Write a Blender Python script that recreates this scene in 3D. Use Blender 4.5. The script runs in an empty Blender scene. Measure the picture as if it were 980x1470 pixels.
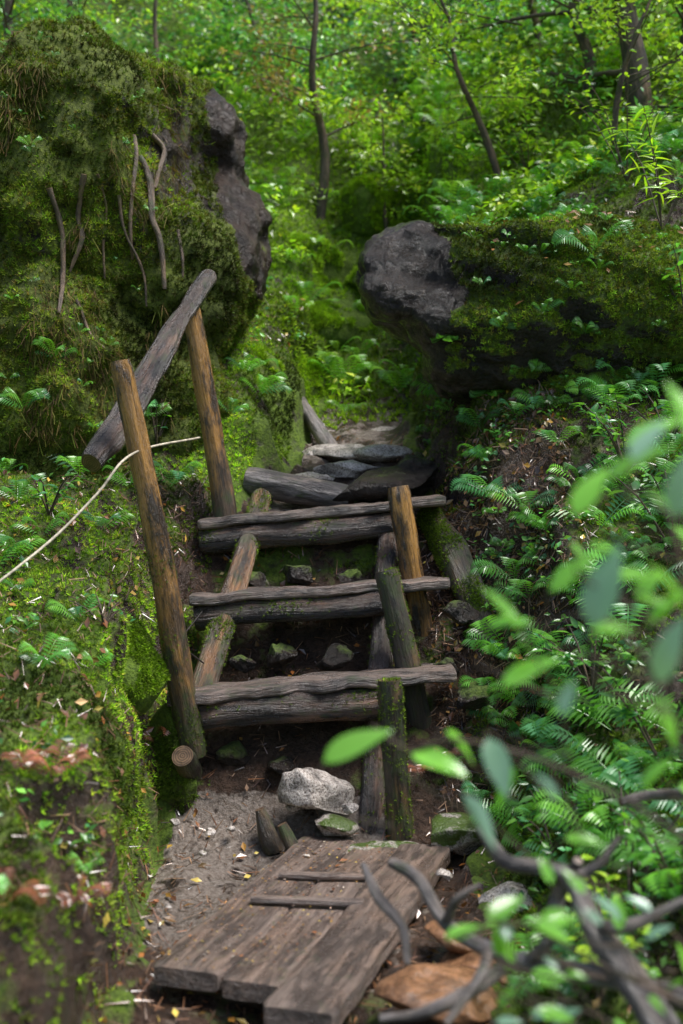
import bpy, math, numpy as np
from mathutils import Vector
rng=np.random.default_rng(7)
EYE=1.1; F=1660.0
def survey(a,b,d):
    "world point (metres) from a bearing measured on site plus its distance"
    return np.array([(a-490)/F*d, d, EYE+(735-b)/F*d])
def nrm(v): 
    v=np.asarray(v,float); return v/np.maximum(np.linalg.norm(v,axis=-1,keepdims=True),1e-9)
# ---------- noise ----------
def _h(i,j,k):
    with np.errstate(over='ignore'):
        n=(i.astype(np.int64)*374761393+j.astype(np.int64)*668265263+k.astype(np.int64)*2147483647+1013)&0xffffffff
        n=((n^(n>>13))*1274126177)&0xffffffff
        n=((n^(n>>16))*2246822519)&0xffffffff
        n=n^(n>>15)
    return (n&0xffff)/65535.0
def vnoise(p):
    i=np.floor(p).astype(np.int64); f=p-i; f=f*f*(3-2*f)
    x,y,z=i[:,0],i[:,1],i[:,2]; r=0
    for a in(0,1):
        for b in(0,1):
            for c in(0,1):
                w=(f[:,0] if a else 1-f[:,0])*(f[:,1] if b else 1-f[:,1])*(f[:,2] if c else 1-f[:,2])
                r=r+w*_h(x+a,y+b,z+c)
    return r*2-1
def fbm(p,freq=1.0,octv=4,seed=0):
    p=np.asarray(p,float)*freq+seed*17.31; r=0; a=1; t=0
    for o in range(octv):
        r=r+a*vnoise(p); t+=a; a*=.5; p=p*2.03+5.7
    return r/t*1.6
# ---------- mesh ----------
COL=bpy.context.scene.collection
def link(o,parent=None):
    COL.objects.link(o)
    if parent: o.parent=parent
    return o
def empty(name):
    return link(bpy.data.objects.new(name,None))
def setattrs(me,col=None,attrs=None):
    if col is not None:
        c=np.ones((len(me.vertices),4),np.float32); c[:,:3]=np.clip(col,0,1)
        me.attributes.new('Col','FLOAT_COLOR','POINT').data.foreach_set('color',c.ravel())
    for k,v in (attrs or {}).items():
        v=np.asarray(v,np.float32)
        if v.ndim==2: me.attributes.new(k,'FLOAT_VECTOR','POINT').data.foreach_set('vector',v.ravel())
        else: me.attributes.new(k,'FLOAT','POINT').data.foreach_set('value',v)
def mk(name,V,Fa,mats,col=None,attrs=None,smooth=False,midx=None,parent=None):
    me=bpy.data.meshes.new(name); V=np.asarray(V,np.float32)
    if isinstance(Fa,np.ndarray):
        n=Fa.shape[1]; me.vertices.add(len(V)); me.vertices.foreach_set('co',V.ravel())
        me.loops.add(Fa.size); me.loops.foreach_set('vertex_index',Fa.astype(np.int32).ravel())
        me.polygons.add(len(Fa)); me.polygons.foreach_set('loop_start',np.arange(len(Fa),dtype=np.int32)*n)
        me.update(calc_edges=True)
    else: me.from_pydata(V.tolist(),[],Fa)
    for m in (mats if isinstance(mats,(list,tuple)) else [mats]): me.materials.append(m)
    if midx is not None: me.polygons.foreach_set('material_index',np.asarray(midx,np.int32))
    me.polygons.foreach_set('use_smooth',np.full(len(me.polygons),smooth))
    setattrs(me,col,attrs); me.update()
    return link(bpy.data.objects.new(name,me),parent)
def arrs(o):
    me=o.data; V=np.empty(len(me.vertices)*3,np.float32); me.vertices.foreach_get('co',V); V=V.reshape(-1,3).astype(float)
    me.calc_loop_triangles(); T=np.empty(len(me.loop_triangles)*3,np.int32); me.loop_triangles.foreach_get('vertices',T)
    return V,T.reshape(-1,3)
_cache={}
def sample(o,n,wf=None,seed=None):
    if o.name not in _cache:
        V,T=arrs(o); A=V[T[:,0]];B=V[T[:,1]];C=V[T[:,2]]
        cr=np.cross(B-A,C-A); ar=np.linalg.norm(cr,axis=1)/2; _cache[o.name]=(A,B,C,(A+B+C)/3,nrm(cr),ar)
    A,B,C,ce,no,ar=_cache[o.name]
    w=ar.copy()
    if wf is not None: w=w*np.clip(wf(ce,no),0,None)
    s=w.sum()
    if s<=0: return np.zeros((0,3)),np.zeros((0,3))
    i=rng.choice(len(w),n,p=w/s); u=rng.random((n,2)); m=u.sum(1)>1; u[m]=1-u[m]
    return A[i]+(B[i]-A[i])*u[:,:1]+(C[i]-A[i])*u[:,1:], no[i]
def frames(z,y=None):
    z=nrm(z); ref=rng.normal(size=z.shape) if y is None else y
    x=nrm(np.cross(ref,z)); yy=np.cross(z,x); return np.stack([x,yy,z],axis=2)
def frames_y(y,zh):
    y=nrm(y); x=nrm(np.cross(y,zh)); z=np.cross(x,y); return np.stack([x,y,z],axis=2)
def scatter(name,tmpl,pos,R,s,col,mat,parent=None,smooth=False):
    tv,tf=tmpl; K=len(pos); N=len(tv); s=np.asarray(s,float)
    tvv=tv[None]*(s[:,None,None] if s.ndim==1 else s[:,None,:])
    V=(np.einsum('kij,knj->kni',R,tvv)+pos[:,None,:]).reshape(-1,3)
    Fa=(tf[None]+(np.arange(K)*N)[:,None,None]).reshape(-1,tf.shape[1])
    return mk(name,V,Fa,mat,col=np.repeat(col,N,axis=0),parent=parent,smooth=smooth)
def pal(K,cols,jit=.25,tone=None):
    cols=np.array(cols); i=rng.integers(0,len(cols),K); j=rng.integers(0,len(cols),K); t=rng.random((K,1))
    c=cols[i]*(1-t)+cols[j]*t; c=c*np.exp(rng.normal(size=(K,1))*jit)
    if tone is not None: c=c*tone[:,None]
    return c
# templates
LEAF4=(np.array([[0,0,0],[.28,.45,.06],[0,1,-.05],[-.28,.45,.06],[0,.45,0]],float),np.array([[0,1,4],[4,1,2],[0,4,3],[4,2,3]]))
def bigleaf():
    ts=np.linspace(0,1,9); v=[];f=[]
    for t in ts:
        w=.24*math.sin(math.pi*t**.8)**.85*(1-.25*t)+.004; z=-.22*t*t
        v+= [[-w,t,z+.05*(w/.24)],[-w*.5,t,z+.015],[0,t,z],[w*.5,t,z+.015],[w,t,z+.05*(w/.24)]]
    for i in range(8):
        for k in range(4): a=i*5+k; f.append([a,a+1,a+6,a+5])
    return np.array(v),np.array(f)
BLEAF=bigleaf()
def tuft(n=5):
    v=[];f=[]
    for i in range(n):
        a=i*2*math.pi/n+.3*i; c,s=math.cos(a),math.sin(a); r=.55+.3*((i*7)%3)/3
        b=len(v); w=.16
        v+=[[-s*w,c*w,-.15],[s*w,-c*w,-.15],[c*r,s*r,.9-.15*(i%3)]]; f.append([b,b+1,b+2])
    return np.array(v),np.array(f)
TUFT=tuft()
def frond(n=17):
    v=[];f=[]
    def q(a,b,c,d): k=len(v); v.extend([a,b,c,d]); f.append([k,k+1,k+2,k+3])
    def P(t): return np.array([0,math.sin(t*1.5)*.86,.42*math.sin(t*2.5)-.12*t*t])
    for i in range(n):
        t0,t1=i/n,(i+1)/n; a,b=P(t0),P(t1); w=np.array([.006,0,0]); q(a-w,a+w,b+w*.8,b-w*.8)
        if i<2: continue
        L=.27*math.sin(math.pi*min(1,(1.08-t0)**1.25*.93))**.8+.012
        for sgn in(-1,1):
            d=nrm(np.array([sgn*1.0,.38,-.10])); tip=a+d*L; fw=nrm(b-a)*.024
            m=a+d*L*.35+np.array([0,0,.012])
            q(a-fw*.3,m-fw,tip,m+fw)
    return np.array(v),np.array(f)
FROND=frond()
SLIV=(np.array([[-.05,0,0],[.05,0,.01],[.03,1,.03],[-.02,1,.0]],float),np.array([[0,1,2,3]]))
# ---------- materials ----------
def newmat(name):
    m=bpy.data.materials.new(name); m.use_nodes=True; nt=m.node_tree; nt.nodes.clear(); return m,nt
def N(nt,t,**k):
    n=nt.nodes.new(t)
    for a,b in k.items(): setattr(n,a,b)
    return n
def attr(nt,name,fac=False):
    n=N(nt,'ShaderNodeAttribute',attribute_name=name); return n.outputs['Fac'] if fac else n.outputs['Vector']
def noise(nt,vec,scale,detail=6,rough=.6,msc=None):
    if msc is not None:
        mp=N(nt,'ShaderNodeMapping'); mp.inputs['Scale'].default_value=msc; nt.links.new(vec,mp.inputs['Vector']); vec=mp.outputs[0]
    n=N(nt,'ShaderNodeTexNoise'); n.inputs['Scale'].default_value=scale; n.inputs['Detail'].default_value=detail; n.inputs['Roughness'].default_value=rough
    nt.links.new(vec,n.inputs['Vector']); return n.outputs['Fac']
def ramp(nt,fac,stops):
    r=N(nt,'ShaderNodeValToRGB'); cr=r.color_ramp
    while len(cr.elements)<len(stops): cr.elements.new(.5)
    for e,(p,c) in zip(cr.elements,stops):
        e.position=p; e.color=(*c,1) if hasattr(c,'__len__') else (c,c,c,1)
    nt.links.new(fac,r.inputs[0]); return r.outputs[0]
def mix(nt,f,a,b,mode='MIX'):
    m=N(nt,'ShaderNodeMix',data_type='RGBA',blend_type=mode)
    for s,x in((m.inputs[0],f),(m.inputs[6],a),(m.inputs[7],b)):
        if hasattr(x,'links'): nt.links.new(x,s)
        else: s.default_value=(*x,1) if hasattr(x,'__len__') else x
    return m.outputs[2]
def mathn(nt,op,a,b=0):
    m=N(nt,'ShaderNodeMath',operation=op)
    for s,x in((m.inputs[0],a),(m.inputs[1],b)):
        if hasattr(x,'links'): nt.links.new(x,s)
        else: s.default_value=x
    return m.outputs[0]
def finish(nt,col,rough,bump=None,bs=.5,bd=.01,transl=0,spec=.5):
    p=N(nt,'ShaderNodeBsdfPrincipled'); o=N(nt,'ShaderNodeOutputMaterial')
    nt.links.new(col,p.inputs['Base Color']); p.inputs['Specular IOR Level'].default_value=spec
    if hasattr(rough,'links'): nt.links.new(rough,p.inputs['Roughness'])
    else: p.inputs['Roughness'].default_value=rough
    if bump is not None:
        b=N(nt,'ShaderNodeBump'); b.inputs['Strength'].default_value=bs; b.inputs['Distance'].default_value=bd
        nt.links.new(bump,b.inputs['Height']); nt.links.new(b.outputs[0],p.inputs['Normal'])
    out=p.outputs[0]
    if transl:
        t=N(nt,'ShaderNodeBsdfTranslucent'); tc=mix(nt,1.0,col,(1.25,1.35,.6),'MULTIPLY'); nt.links.new(tc,t.inputs[0])
        ms=N(nt,'ShaderNodeMixShader'); ms.inputs[0].default_value=transl
        nt.links.new(out,ms.inputs[1]); nt.links.new(t.outputs[0],ms.inputs[2]); out=ms.outputs[0]
    nt.links.new(out,o.inputs[0])
def leafmat(name,rough=.38,transl=.4,spec=.5):
    m,nt=newmat(name); c=N(nt,'ShaderNodeAttribute',attribute_name='Col').outputs['Color']
    finish(nt,c,rough,transl=transl,spec=spec); return m
M_leaf=leafmat('leaf',.30,.4,.9); M_gloss=leafmat('glossy_leaf',.2,.4,1.0); M_moss=leafmat('moss_tuft',.7,.25,.25); M_litter=leafmat('dead_leaf',.22,.1,.9)
def objco(nt): return N(nt,'ShaderNodeTexCoord').outputs['Object']
def groundmat(name,soilA,soilB,mossA,mossB,rockrough=.55,rock=False,fine=60):
    m,nt=newmat(name); co=objco(nt)
    n1=noise(nt,co,9,8,.65); n2=noise(nt,co,fine,6,.7); n3=noise(nt,co,2.2,5)
    soil=ramp(nt,n1,[(.3,soilA),(.7,soilB)]); soil=mix(nt,.8,soil,ramp(nt,n2,[(.3,.25),(.7,1.6)]),'MULTIPLY')
    moss=ramp(nt,n2,[(.3,mossA),(.72,mossB)]); moss=mix(nt,.7,moss,ramp(nt,n3,[(.3,.4),(.7,1.4)]),'MULTIPLY')
    mf=mathn(nt,'ADD',attr(nt,'moss',True),mathn(nt,'MULTIPLY',mathn(nt,'SUBTRACT',n1,.5),1.6))
    mf=ramp(nt,mf,[(.4,0.0),(.6,1.0)]); c=mix(nt,mf,soil,moss)
    ro=ramp(nt,mf,[(0,rockrough),(1,.9)])
    if not rock:
        sa=attr(nt,'sand',True); sc=ramp(nt,n2,[(.3,(.12,.09,.07)),(.5,(.26,.21,.175)),(.7,(.44,.38,.33))])
        sc=mix(nt,.8,sc,ramp(nt,n3,[(.35,.5),(.6,1.1)]),'MULTIPLY')
        sf=ramp(nt,mathn(nt,'ADD',sa,mathn(nt,'MULTIPLY',mathn(nt,'SUBTRACT',n1,.5),1.8)),[(.45,0.0),(.6,1.0)])
        c=mix(nt,sf,c,sc)
    h=mathn(nt,'ADD',n1,mathn(nt,'MULTIPLY',n2,.4))
    finish(nt,c,ro,h,1.0,.04); return m
M_ground=groundmat('forest_soil',(.018,.011,.008),(.115,.068,.045),(.035,.065,.008),(.18,.28,.02),.24)
M_cliff=groundmat('mossy_cliff',(.008,.005,.0035),(.065,.036,.022),(.035,.05,.008),(.18,.23,.022),.3,True)
M_bould=groundmat('wet_boulder',(.008,.007,.006),(.050,.034,.026),(.03,.055,.01),(.15,.22,.028),.13,True)
def woodmat(name,dark,light,orange,oamt=.5,moss=.3,rough=.3,grain=(60,60,4),mcol=(.045,.07,.012),base=0):
    m,nt=newmat(name); g=attr(nt,'gc'); tl=attr(nt,'tl',True)
    a=noise(nt,g,1,8,.7,grain); b=noise(nt,g,1,5,.65,(10,10,3.5)); d=noise(nt,g,1,7,.7,(22,22,12)); e=noise(nt,g,1,7,.7,(18,18,5))
    if base: 
        sh=mathn(nt,'MULTIPLY',mathn(nt,'SUBTRACT',ramp(nt,tl,[(0,0.0),(.62,1.0)]),.62),base); b=mathn(nt,'ADD',b,sh); d=mathn(nt,'SUBTRACT',d,mathn(nt,'MULTIPLY',sh,.5))
    c=ramp(nt,a,[(.32,dark),(.66,light)]); og=mix(nt,1.0,orange,ramp(nt,a,[(.3,.15),(.6,1.15)]),'MULTIPLY')
    c=mix(nt,ramp(nt,b,[(.56-oamt*.3,0.0),(.66-oamt*.2,1.0)]),c,og)
    c=mix(nt,ramp(nt,e,[(.48,0.0),(.58,.93)]),c,dark)
    c=mix(nt,ramp(nt,d,[(.66-moss*.33,0.0),(.80-moss*.3,.85)]),c,mix(nt,a,tuple(x*.35 for x in mcol),tuple(x*1.7 for x in mcol)))
    ro=ramp(nt,d,[(.3,rough),(.7,rough+.3)])
    finish(nt,c,ro,mathn(nt,'ADD',a,mathn(nt,'MULTIPLY',e,.8)),1.0,.018,spec=.85); return m
M_log=woodmat('wet_log',(.010,.007,.007),(.12,.078,.06),(.19,.10,.06),.22,.34,.13)
M_post=woodmat('post_wood',(.016,.010,.007),(.15,.088,.045),(.48,.24,.055),.58,.26,.18,base=.5)
M_str=woodmat('stringer_wood',(.016,.010,.007),(.13,.08,.045),(.32,.15,.055),.4,.5,.18)
M_mpost=woodmat('mossy_post',(.012,.009,.007),(.09,.06,.036),(.17,.10,.04),.25,.6,.3)
M_plank=woodmat('tread_plank',(.030,.022,.019),(.30,.22,.18),(.25,.175,.14),.4,.3,.16,(45,45,3))
M_board=woodmat('board_wood',(.07,.05,.042),(.31,.23,.19),(.25,.17,.13),.4,.22,.18,(50,50,4))
M_grey=woodmat('grey_branch',(.05,.042,.042),(.34,.30,.29),(.28,.22,.18),.4,.35,.25,(60,60,8))
M_root=woodmat('root_bark',(.05,.032,.02),(.30,.20,.13),(.34,.21,.12),.4,.4,.45,(60,60,10))
M_bark=woodmat('tree_bark',(.03,.022,.016),(.17,.12,.085),(.17,.10,.06),.4,.4,.7,(30,30,6))
def ringmat():
    m,nt=newmat('cut_end'); g=attr(nt,'gc'); mp=N(nt,'ShaderNodeMapping'); mp.inputs['Scale'].default_value=(1,1,0); nt.links.new(g,mp.inputs[0])
    w=N(nt,'ShaderNodeTexWave',wave_type='RINGS',rings_direction='Z'); w.inputs['Scale'].default_value=38; w.inputs['Distortion'].default_value=3; nt.links.new(mp.outputs[0],w.inputs[0])
    n=noise(nt,g,40); c=ramp(nt,w.outputs['Fac'],[(0,(.05,.03,.017)),(1,(.17,.105,.06))]); c=mix(nt,.8,c,ramp(nt,n,[(.3,.3),(.7,1.5)]),'MULTIPLY')
    finish(nt,c,.4,n,.5,.005); return m
M_end=ringmat()
def granite():
    m,nt=newmat('granite'); co=objco(nt); a=noise(nt,co,130,3,.7); b=noise(nt,co,10,8,.65) 
    c=ramp(nt,a,[(.36,(.12,.10,.09)),(.45,(.46,.39,.34)),(.62,(.74,.67,.61))]); c=mix(nt,.9,c,ramp(nt,b,[(.36,.3),(.54,1.1)]),'MULTIPLY')
    mf=mathn(nt,'ADD',attr(nt,'moss',True),mathn(nt,'MULTIPLY',mathn(nt,'SUBTRACT',b,.5),2.0))
    c=mix(nt,ramp(nt,mf,[(.45,0.0),(.6,1.0)]),c,(.07,.11,.02)); finish(nt,c,.18,mathn(nt,'ADD',b,mathn(nt,'MULTIPLY',a,.2)),.9,.025); return m
M_gran=granite()
def plain(name,c,rough=.7):
    m,nt=newmat(name); n=noise(nt,objco(nt),60); n2=noise(nt,objco(nt),14,8,.7); cc=ramp(nt,n,[(.3,tuple(x*.5 for x in c)),(.7,c)]); cc=mix(nt,.8,cc,ramp(nt,n2,[(.35,.3),(.6,1.2)]),'MULTIPLY'); finish(nt,cc,rough,n2,.6,.02); return m
M_rope=plain('rope_fibre',(.85,.74,.56)); M_iron=plain('rusty_iron',(.05,.035,.03),.5)
# ---------- sweeps ----------
CIRC=np.array([[math.cos(a),math.sin(a)] for a in np.linspace(0,2*math.pi,24,endpoint=False)])
def rrect(w,h,n=48,p=7):
    a=np.linspace(0,2*math.pi,n,endpoint=False); c,s=np.cos(a),np.sin(a); r=(np.abs(c)**p+np.abs(s)**p)**(-1/p)
    return np.stack([c*r*w,s*r*h],1)
def catmull(P,step):
    P=np.asarray(P,float); 
    if len(P)==2: P=np.array([P[0],(P[0]+P[1])/2,P[1]])
    Q=np.vstack([2*P[0]-P[1],P,2*P[-1]-P[-2]]); out=[]
    for i in range(1,len(Q)-2):
        n=max(2,int(np.linalg.norm(Q[i+1][:3]-Q[i][:3])/step))
        for t in np.arange(n)/n:
            out.append(.5*((2*Q[i])+(-Q[i-1]+Q[i+1])*t+(2*Q[i-1]-5*Q[i]+4*Q[i+1]-Q[i+2])*t*t+(-Q[i-1]+3*Q[i]-3*Q[i+1]+Q[i+2])*t**3))
    out.append(P[-1]); return np.array(out)
_sd=[0]
def sweepgeo(pts,rad,prof=CIRC,step=.03,amp=.08,up=None,caps=True,nf=(9,9,4),edge=0):
    _sd[0]+=1; sd=_sd[0]; pts=np.asarray(pts,float); rad=np.broadcast_to(np.asarray(rad,float),(len(pts),)) if np.ndim(rad)==0 else np.interp(np.linspace(0,1,len(pts)),np.linspace(0,1,len(rad)),rad)
    PR=catmull(np.hstack([pts,rad[:,None]]),step); P=PR[:,:3]; r=PR[:,3].copy(); T=nrm(np.gradient(P,axis=0))
    if up is None: up=np.array([0,0,1.]) if abs(nrm(P[-1]-P[0])[2])<.8 else np.array([0,1.,0])
    up=np.asarray(up,float)
    if caps: r[0]*=.9; r[-1]*=.9
    sdv=nrm(np.cross(T,up)); u2=np.cross(sdv,T); L=np.concatenate([[0],np.cumsum(np.linalg.norm(np.diff(P,axis=0),axis=1))])
    M=len(prof); n=len(P); g=np.zeros((n,M,3)); g[:,:,:2]=prof[None]*r[:,None,None]; g[:,:,2]=L[:,None]+sd*3.7
    mr=r.mean() if prof is CIRC else .06
    gg=g.reshape(-1,3); nz=fbm(gg*np.array(nf)/ (mr/.05 if prof is CIRC else 1),1,3,sd).reshape(n,M,1)
    k=1+amp*nz; off=g[:,:,:2]*k
    if edge:
        e=fbm(np.stack([np.sign(prof[None,:,0]).repeat(n,0)*5,np.zeros((n,M)),g[:,:,2]],2).reshape(-1,3),6,4,sd).reshape(n,M); off[:,:,0]+=edge*e*np.abs(prof[None,:,0]/np.abs(prof[:,0]).max())
        e2=fbm(np.stack([g[:,:,0],np.zeros((n,M)),g[:,:,2]],2).reshape(-1,3),5,4,sd+5).reshape(n,M); off[:,:,1]+=edge*.45*e2
    V=P[:,None]+sdv[:,None]*off[:,:,:1]+u2[:,None]*off[:,:,1:]
    V=V.reshape(-1,3); Fq=[]; mi=[]
    for i in range(n-1):
        for j in range(M): a=i*M+j; b=i*M+(j+1)%M; Fq.append([a,b,b+M,a+M]); mi.append(0)
    G=gg.copy()
    if caps:
        for ring,rev in((0,False),(n-1,True)):
            b=len(V); rv=V[ring*M:(ring+1)*M]; rg=gg[ring*M:(ring+1)*M]
            V=np.vstack([V,rv,rv.mean(0)[None]]); G=np.vstack([G,rg,rg.mean(0)[None]])
            for j in range(M):
                t=[b+j,b+(j+1)%M,b+M]; Fq.append(t if rev else t[::-1]); mi.append(1)
    Fq=[f[::-1] for f in Fq]
    return V,Fq,np.hstack([G,((G[:,2]-sd*3.7)/max(L[-1],1e-6))[:,None]]),mi
def sweep(name,pts,rad,mat,parent=None,end=None,**k):
    V,Fq,G,mi=sweepgeo(pts,rad,**k)
    return mk(name,V,Fq,[mat,end or M_end],attrs={'gc':G[:,:3],'tl':G[:,3]},smooth=True,midx=mi,parent=parent)
def multisweep(name,lst,mat,parent=None,**k):
    Vs=[];Fs=[];Gs=[];Ms=[];o=0
    for pts,rad in lst:
        V,Fq,G,mi=sweepgeo(pts,rad,**k); Vs.append(V);Gs.append(G);Fs+= [[i+o for i in f] for f in Fq]; Ms+=mi; o+=len(V)
    G=np.vstack(Gs)
    return mk(name,np.vstack(Vs),Fs,[mat,M_end],attrs={'gc':G[:,:3],'tl':G[:,3]},smooth=True,midx=Ms,parent=parent)
# ---------- rocks ----------
def blobrock(name,blobs,mat,vox=.03,amps=((.12,1.5),(.05,5),(.02,16)),mossfn=None,post=None,smooth=6,pw=2.0,strata=0):
    import bmesh
    bm=bmesh.new()
    for c,r in blobs:
        ret=bmesh.ops.create_icosphere(bm,subdivisions=4,radius=1)
        for v in ret['verts']:
            u=v.co; k=(abs(u.x)**pw+abs(u.y)**pw+abs(u.z)**pw)**(-1/pw)
            v.co=Vector((u.x*k*r[0]+c[0],u.y*k*r[1]+c[1],u.z*k*r[2]+c[2]))
    me=bpy.data.meshes.new('tmp'); bm.to_mesh(me); bm.free(); o=bpy.data.objects.new('tmp',me); COL.objects.link(o)
    md=o.modifiers.new('r','REMESH'); md.mode='VOXEL'; md.voxel_size=vox
    sm=o.modifiers.new('s','SMOOTH'); sm.iterations=smooth; sm.factor=.5
    dg=bpy.context.evaluated_depsgraph_get(); me2=bpy.data.meshes.new_from_object(o.evaluated_get(dg)); bpy.data.objects.remove(o)
    V=np.empty(len(me2.vertices)*3,np.float32); me2.vertices.foreach_get('co',V); V=V.reshape(-1,3).astype(float)
    for i,(a,f) in enumerate(amps):
        me2.vertices.foreach_set('co',V.astype(np.float32).ravel()); me2.update()
        nn=np.empty(len(V)*3,np.float32); me2.vertex_normals.foreach_get('vector',nn); nn=nn.reshape(-1,3)
        nz=fbm(V*np.array([1,1,.8]),f,4,i+3)
        if i==1: nz=1-2*np.abs(nz)
        if i==2 and strata: nz=nz+strata*fbm((V+V[:,:1]*np.array([0,0,.35]))*np.array([.25,.25,1.6]),8,4,21)
        V=V+nn*(a*nz)[:,None]
        if i==0 and post is not None: V=post(V,nn)
    me2.vertices.foreach_set('co',V.astype(np.float32).ravel()); me2.update()
    nn=np.empty(len(V)*3,np.float32); me2.vertex_normals.foreach_get('vector',nn); nn=nn.reshape(-1,3)
    ms=mossfn(V,nn) if mossfn else np.clip(.3+.5*nn[:,2],0,1)
    me2.name=name; me2.materials.clear(); me2.materials.append(mat); me2.polygons.foreach_set('use_smooth',np.full(len(me2.polygons),True)); setattrs(me2,None,{'moss':ms})
    return link(bpy.data.objects.new(name,me2))
def stone(name,c,r,mat,seed=0,moss=0,yaw=0,cuts=9,tilt=0,hr=(.45,.8)):
    import bmesh
    bm=bmesh.new(); bmesh.ops.create_icosphere(bm,subdivisions=5,radius=1); V=np.array([v.co[:] for v in bm.verts]); Fq=[[v.index for v in f.verts] for f in bm.faces]; bm.free()
    rg=np.random.default_rng(seed)
    for i in range(cuts):
        d=nrm(rg.normal(size=3)); h=rg.uniform(*hr); s=V@d; V=V-np.outer(np.where(s>h,s-h,0),d)*.97
    V=V/np.abs(V).max(0)*np.array(r); V=V+nrm(V)*(fbm(V,1.6/max(r),4,seed)*.07*max(r)+fbm(V,25,4,seed)*.005)[:,None]
    cy,sy=math.cos(yaw),math.sin(yaw); ct,st=math.cos(tilt),math.sin(tilt)
    V=V@np.array([[ct,0,-st],[0,1,0],[st,0,ct]]); V=V@np.array([[cy,sy,0],[-sy,cy,0],[0,0,1]])
    n=nrm(V/np.array(r)**2); V=V+np.array(c)
    return mk(name,V,np.array(Fq),mat,attrs={'moss':np.clip(moss+.25*n[:,2]*(moss>0),0,1)},smooth=True)
# ---------- terrain ----------
def I(y,t): a=np.array(t,float); return np.interp(y,a[:,0],a[:,1])
def ss(t): t=np.clip(t,0,1); return t*t*(3-2*t)
XL=[(-10,-.6),(2,-.5),(2.8,-.52),(3.5,-.62),(4,-.62),(4.5,-.55),(5,-.42),(5.5,-.26),(6,-.2),(7,-.05),(60,-.05)]
XR=[(-10,.3),(2,.32),(2.8,.38),(3.5,.47),(4,.48),(4.5,.47),(5,.40),(5.5,.35),(6,.34),(7,.5),(60,.5)]
ZP=[(-10,-.9),(0,-.25),(2.5,-.09),(3.85,-.05),(4.0,.04),(4.12,.24),(4.3,.38),(4.45,.52),(4.6,.72),(4.74,.95),(4.85,1.05),(5.4,1.28),(6,1.48),(6.5,1.64),(7.2,1.9),(60,40)]
ZL=[(-10,-.3),(0,.0),(2,.18),(2.8,.42),(3.5,.66),(4,.84),(4.5,1.02),(5,1.22),(5.3,1.6),(6,1.9),(7,2.5),(60,40)]
ZR=[(-10,-.3),(0,0),(2,.05),(3,.2),(3.5,.44),(4,.78),(4.5,1.18),(4.9,1.52),(5.2,1.64),(5.5,1.95),(5.8,2.25),(7,2.9),(60,40)]
def height(x,y):
    xl,xr,zp,zl,zr=(I(y,t) for t in(XL,XR,ZP,ZL,ZR))
    dl=xl-x; dr=x-xr; wr=np.interp(y,[4.3,4.9],[.45,.2]); sr=np.interp(y,[4.0,4.5,5.3,6],[.42,.22,.12,.42])
    z=zp+(zl-zp)*ss(dl/.2)+.16*np.clip(dl-.2,0,3)+(zr-zp)*ss(dr/wr)+sr*np.clip(dr-wr*.8,0,3)
    hill=1.62+.86*(y-6.5)+.10*np.clip(np.abs(x)-.6,0,20)
    k=.25; m=np.maximum(z,hill); return m+k*np.exp(-np.abs(z-hill)/k)*.3
def L(*a): return np.concatenate([np.linspace(p,q,n,endpoint=False) for p,q,n in a]+[[a[-1][1]]])
xs=L((-40,-4,26),(-4,-2,50),(-2,2.2,210),(2.2,5,60),(5,40,26)); ys=L((-10,1.2,25),(1.2,7.2,300),(7.2,16,140),(16,60,40))
X,Y=np.meshgrid(xs,ys); x,y=X.ravel(),Y.ravel()
wx=x+fbm(np.stack([x,y,x*0],1),3.5,3,2)*.09
z=height(wx,y); path=np.clip(np.minimum((x-I(y,XL))/.12,(I(y,XR)-x)/.12),0,1)*(y<6.6)
P3=np.stack([x,y,z],1)
z=z+(1-.75*path)*(fbm(P3,1.8,4,1)*.11+(1-2*np.abs(fbm(P3,5,4,4)))*.05)+fbm(P3,16,4,5)*.017
z=z+ss((y-7)/2)*fbm(P3,.5,3,9)*.5
xo=x+(1-path)*fbm(P3,5,3,8)*.06
V=np.stack([xo,y,z],1); nx,ny=len(xs),len(ys)
ii=(np.arange(ny-1)[:,None]*nx+np.arange(nx-1)[None]).ravel(); Fq=np.stack([ii,ii+1,ii+1+nx,ii+nx],1)
gz=np.gradient(z.reshape(ny,nx)); sx=gz[1]/np.gradient(X,axis=1); sy=gz[0]/np.gradient(Y,axis=0); nz=(1/np.sqrt(1+sx**2+sy**2)).ravel()
def gmoss(P,nz):
    x,y=P[:,0],P[:,1]
    m=.36+.38*nz+.36*fbm(P,2.2,4,12); m=np.where(y>6.3,m+.25,m)
    m=m-.05*((x<-.45)&(y<3.0)); m=m-.3*((x>.42)&(x<.85)&(y>4.1)&(y<4.85))
    pth=(x>I(y,XL)+.04)&(x<I(y,XR)-.04)&(y<6.6)
    return np.clip(np.where(pth,.10+.36*fbm(P,3,2,6)+.25*((y>4.05)&(y<4.75)),m),0,1)
P3=np.stack([x,y,z],1); moss=gmoss(P3,nz)
sand=((path>.3)&(y<4.05))*np.interp(y,[2.9,3.3],[.3,.72]); sand*=np.where(x>.15,.4,1); sand=sand+((path>.3)&(y>4.9)&(y<6.6))*.5
ground=mk('ground',V,Fq,M_ground,attrs={'moss':moss,'sand':sand},smooth=True)
from mathutils.bvhtree import BVHTree
bv=BVHTree.FromPolygons([tuple(p) for p in V],Fq.tolist())
def gz_at(x,y):
    h=bv.ray_cast(Vector((x,y,30)),Vector((0,0,-1))); return h[0].z if h[0] else 0
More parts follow.
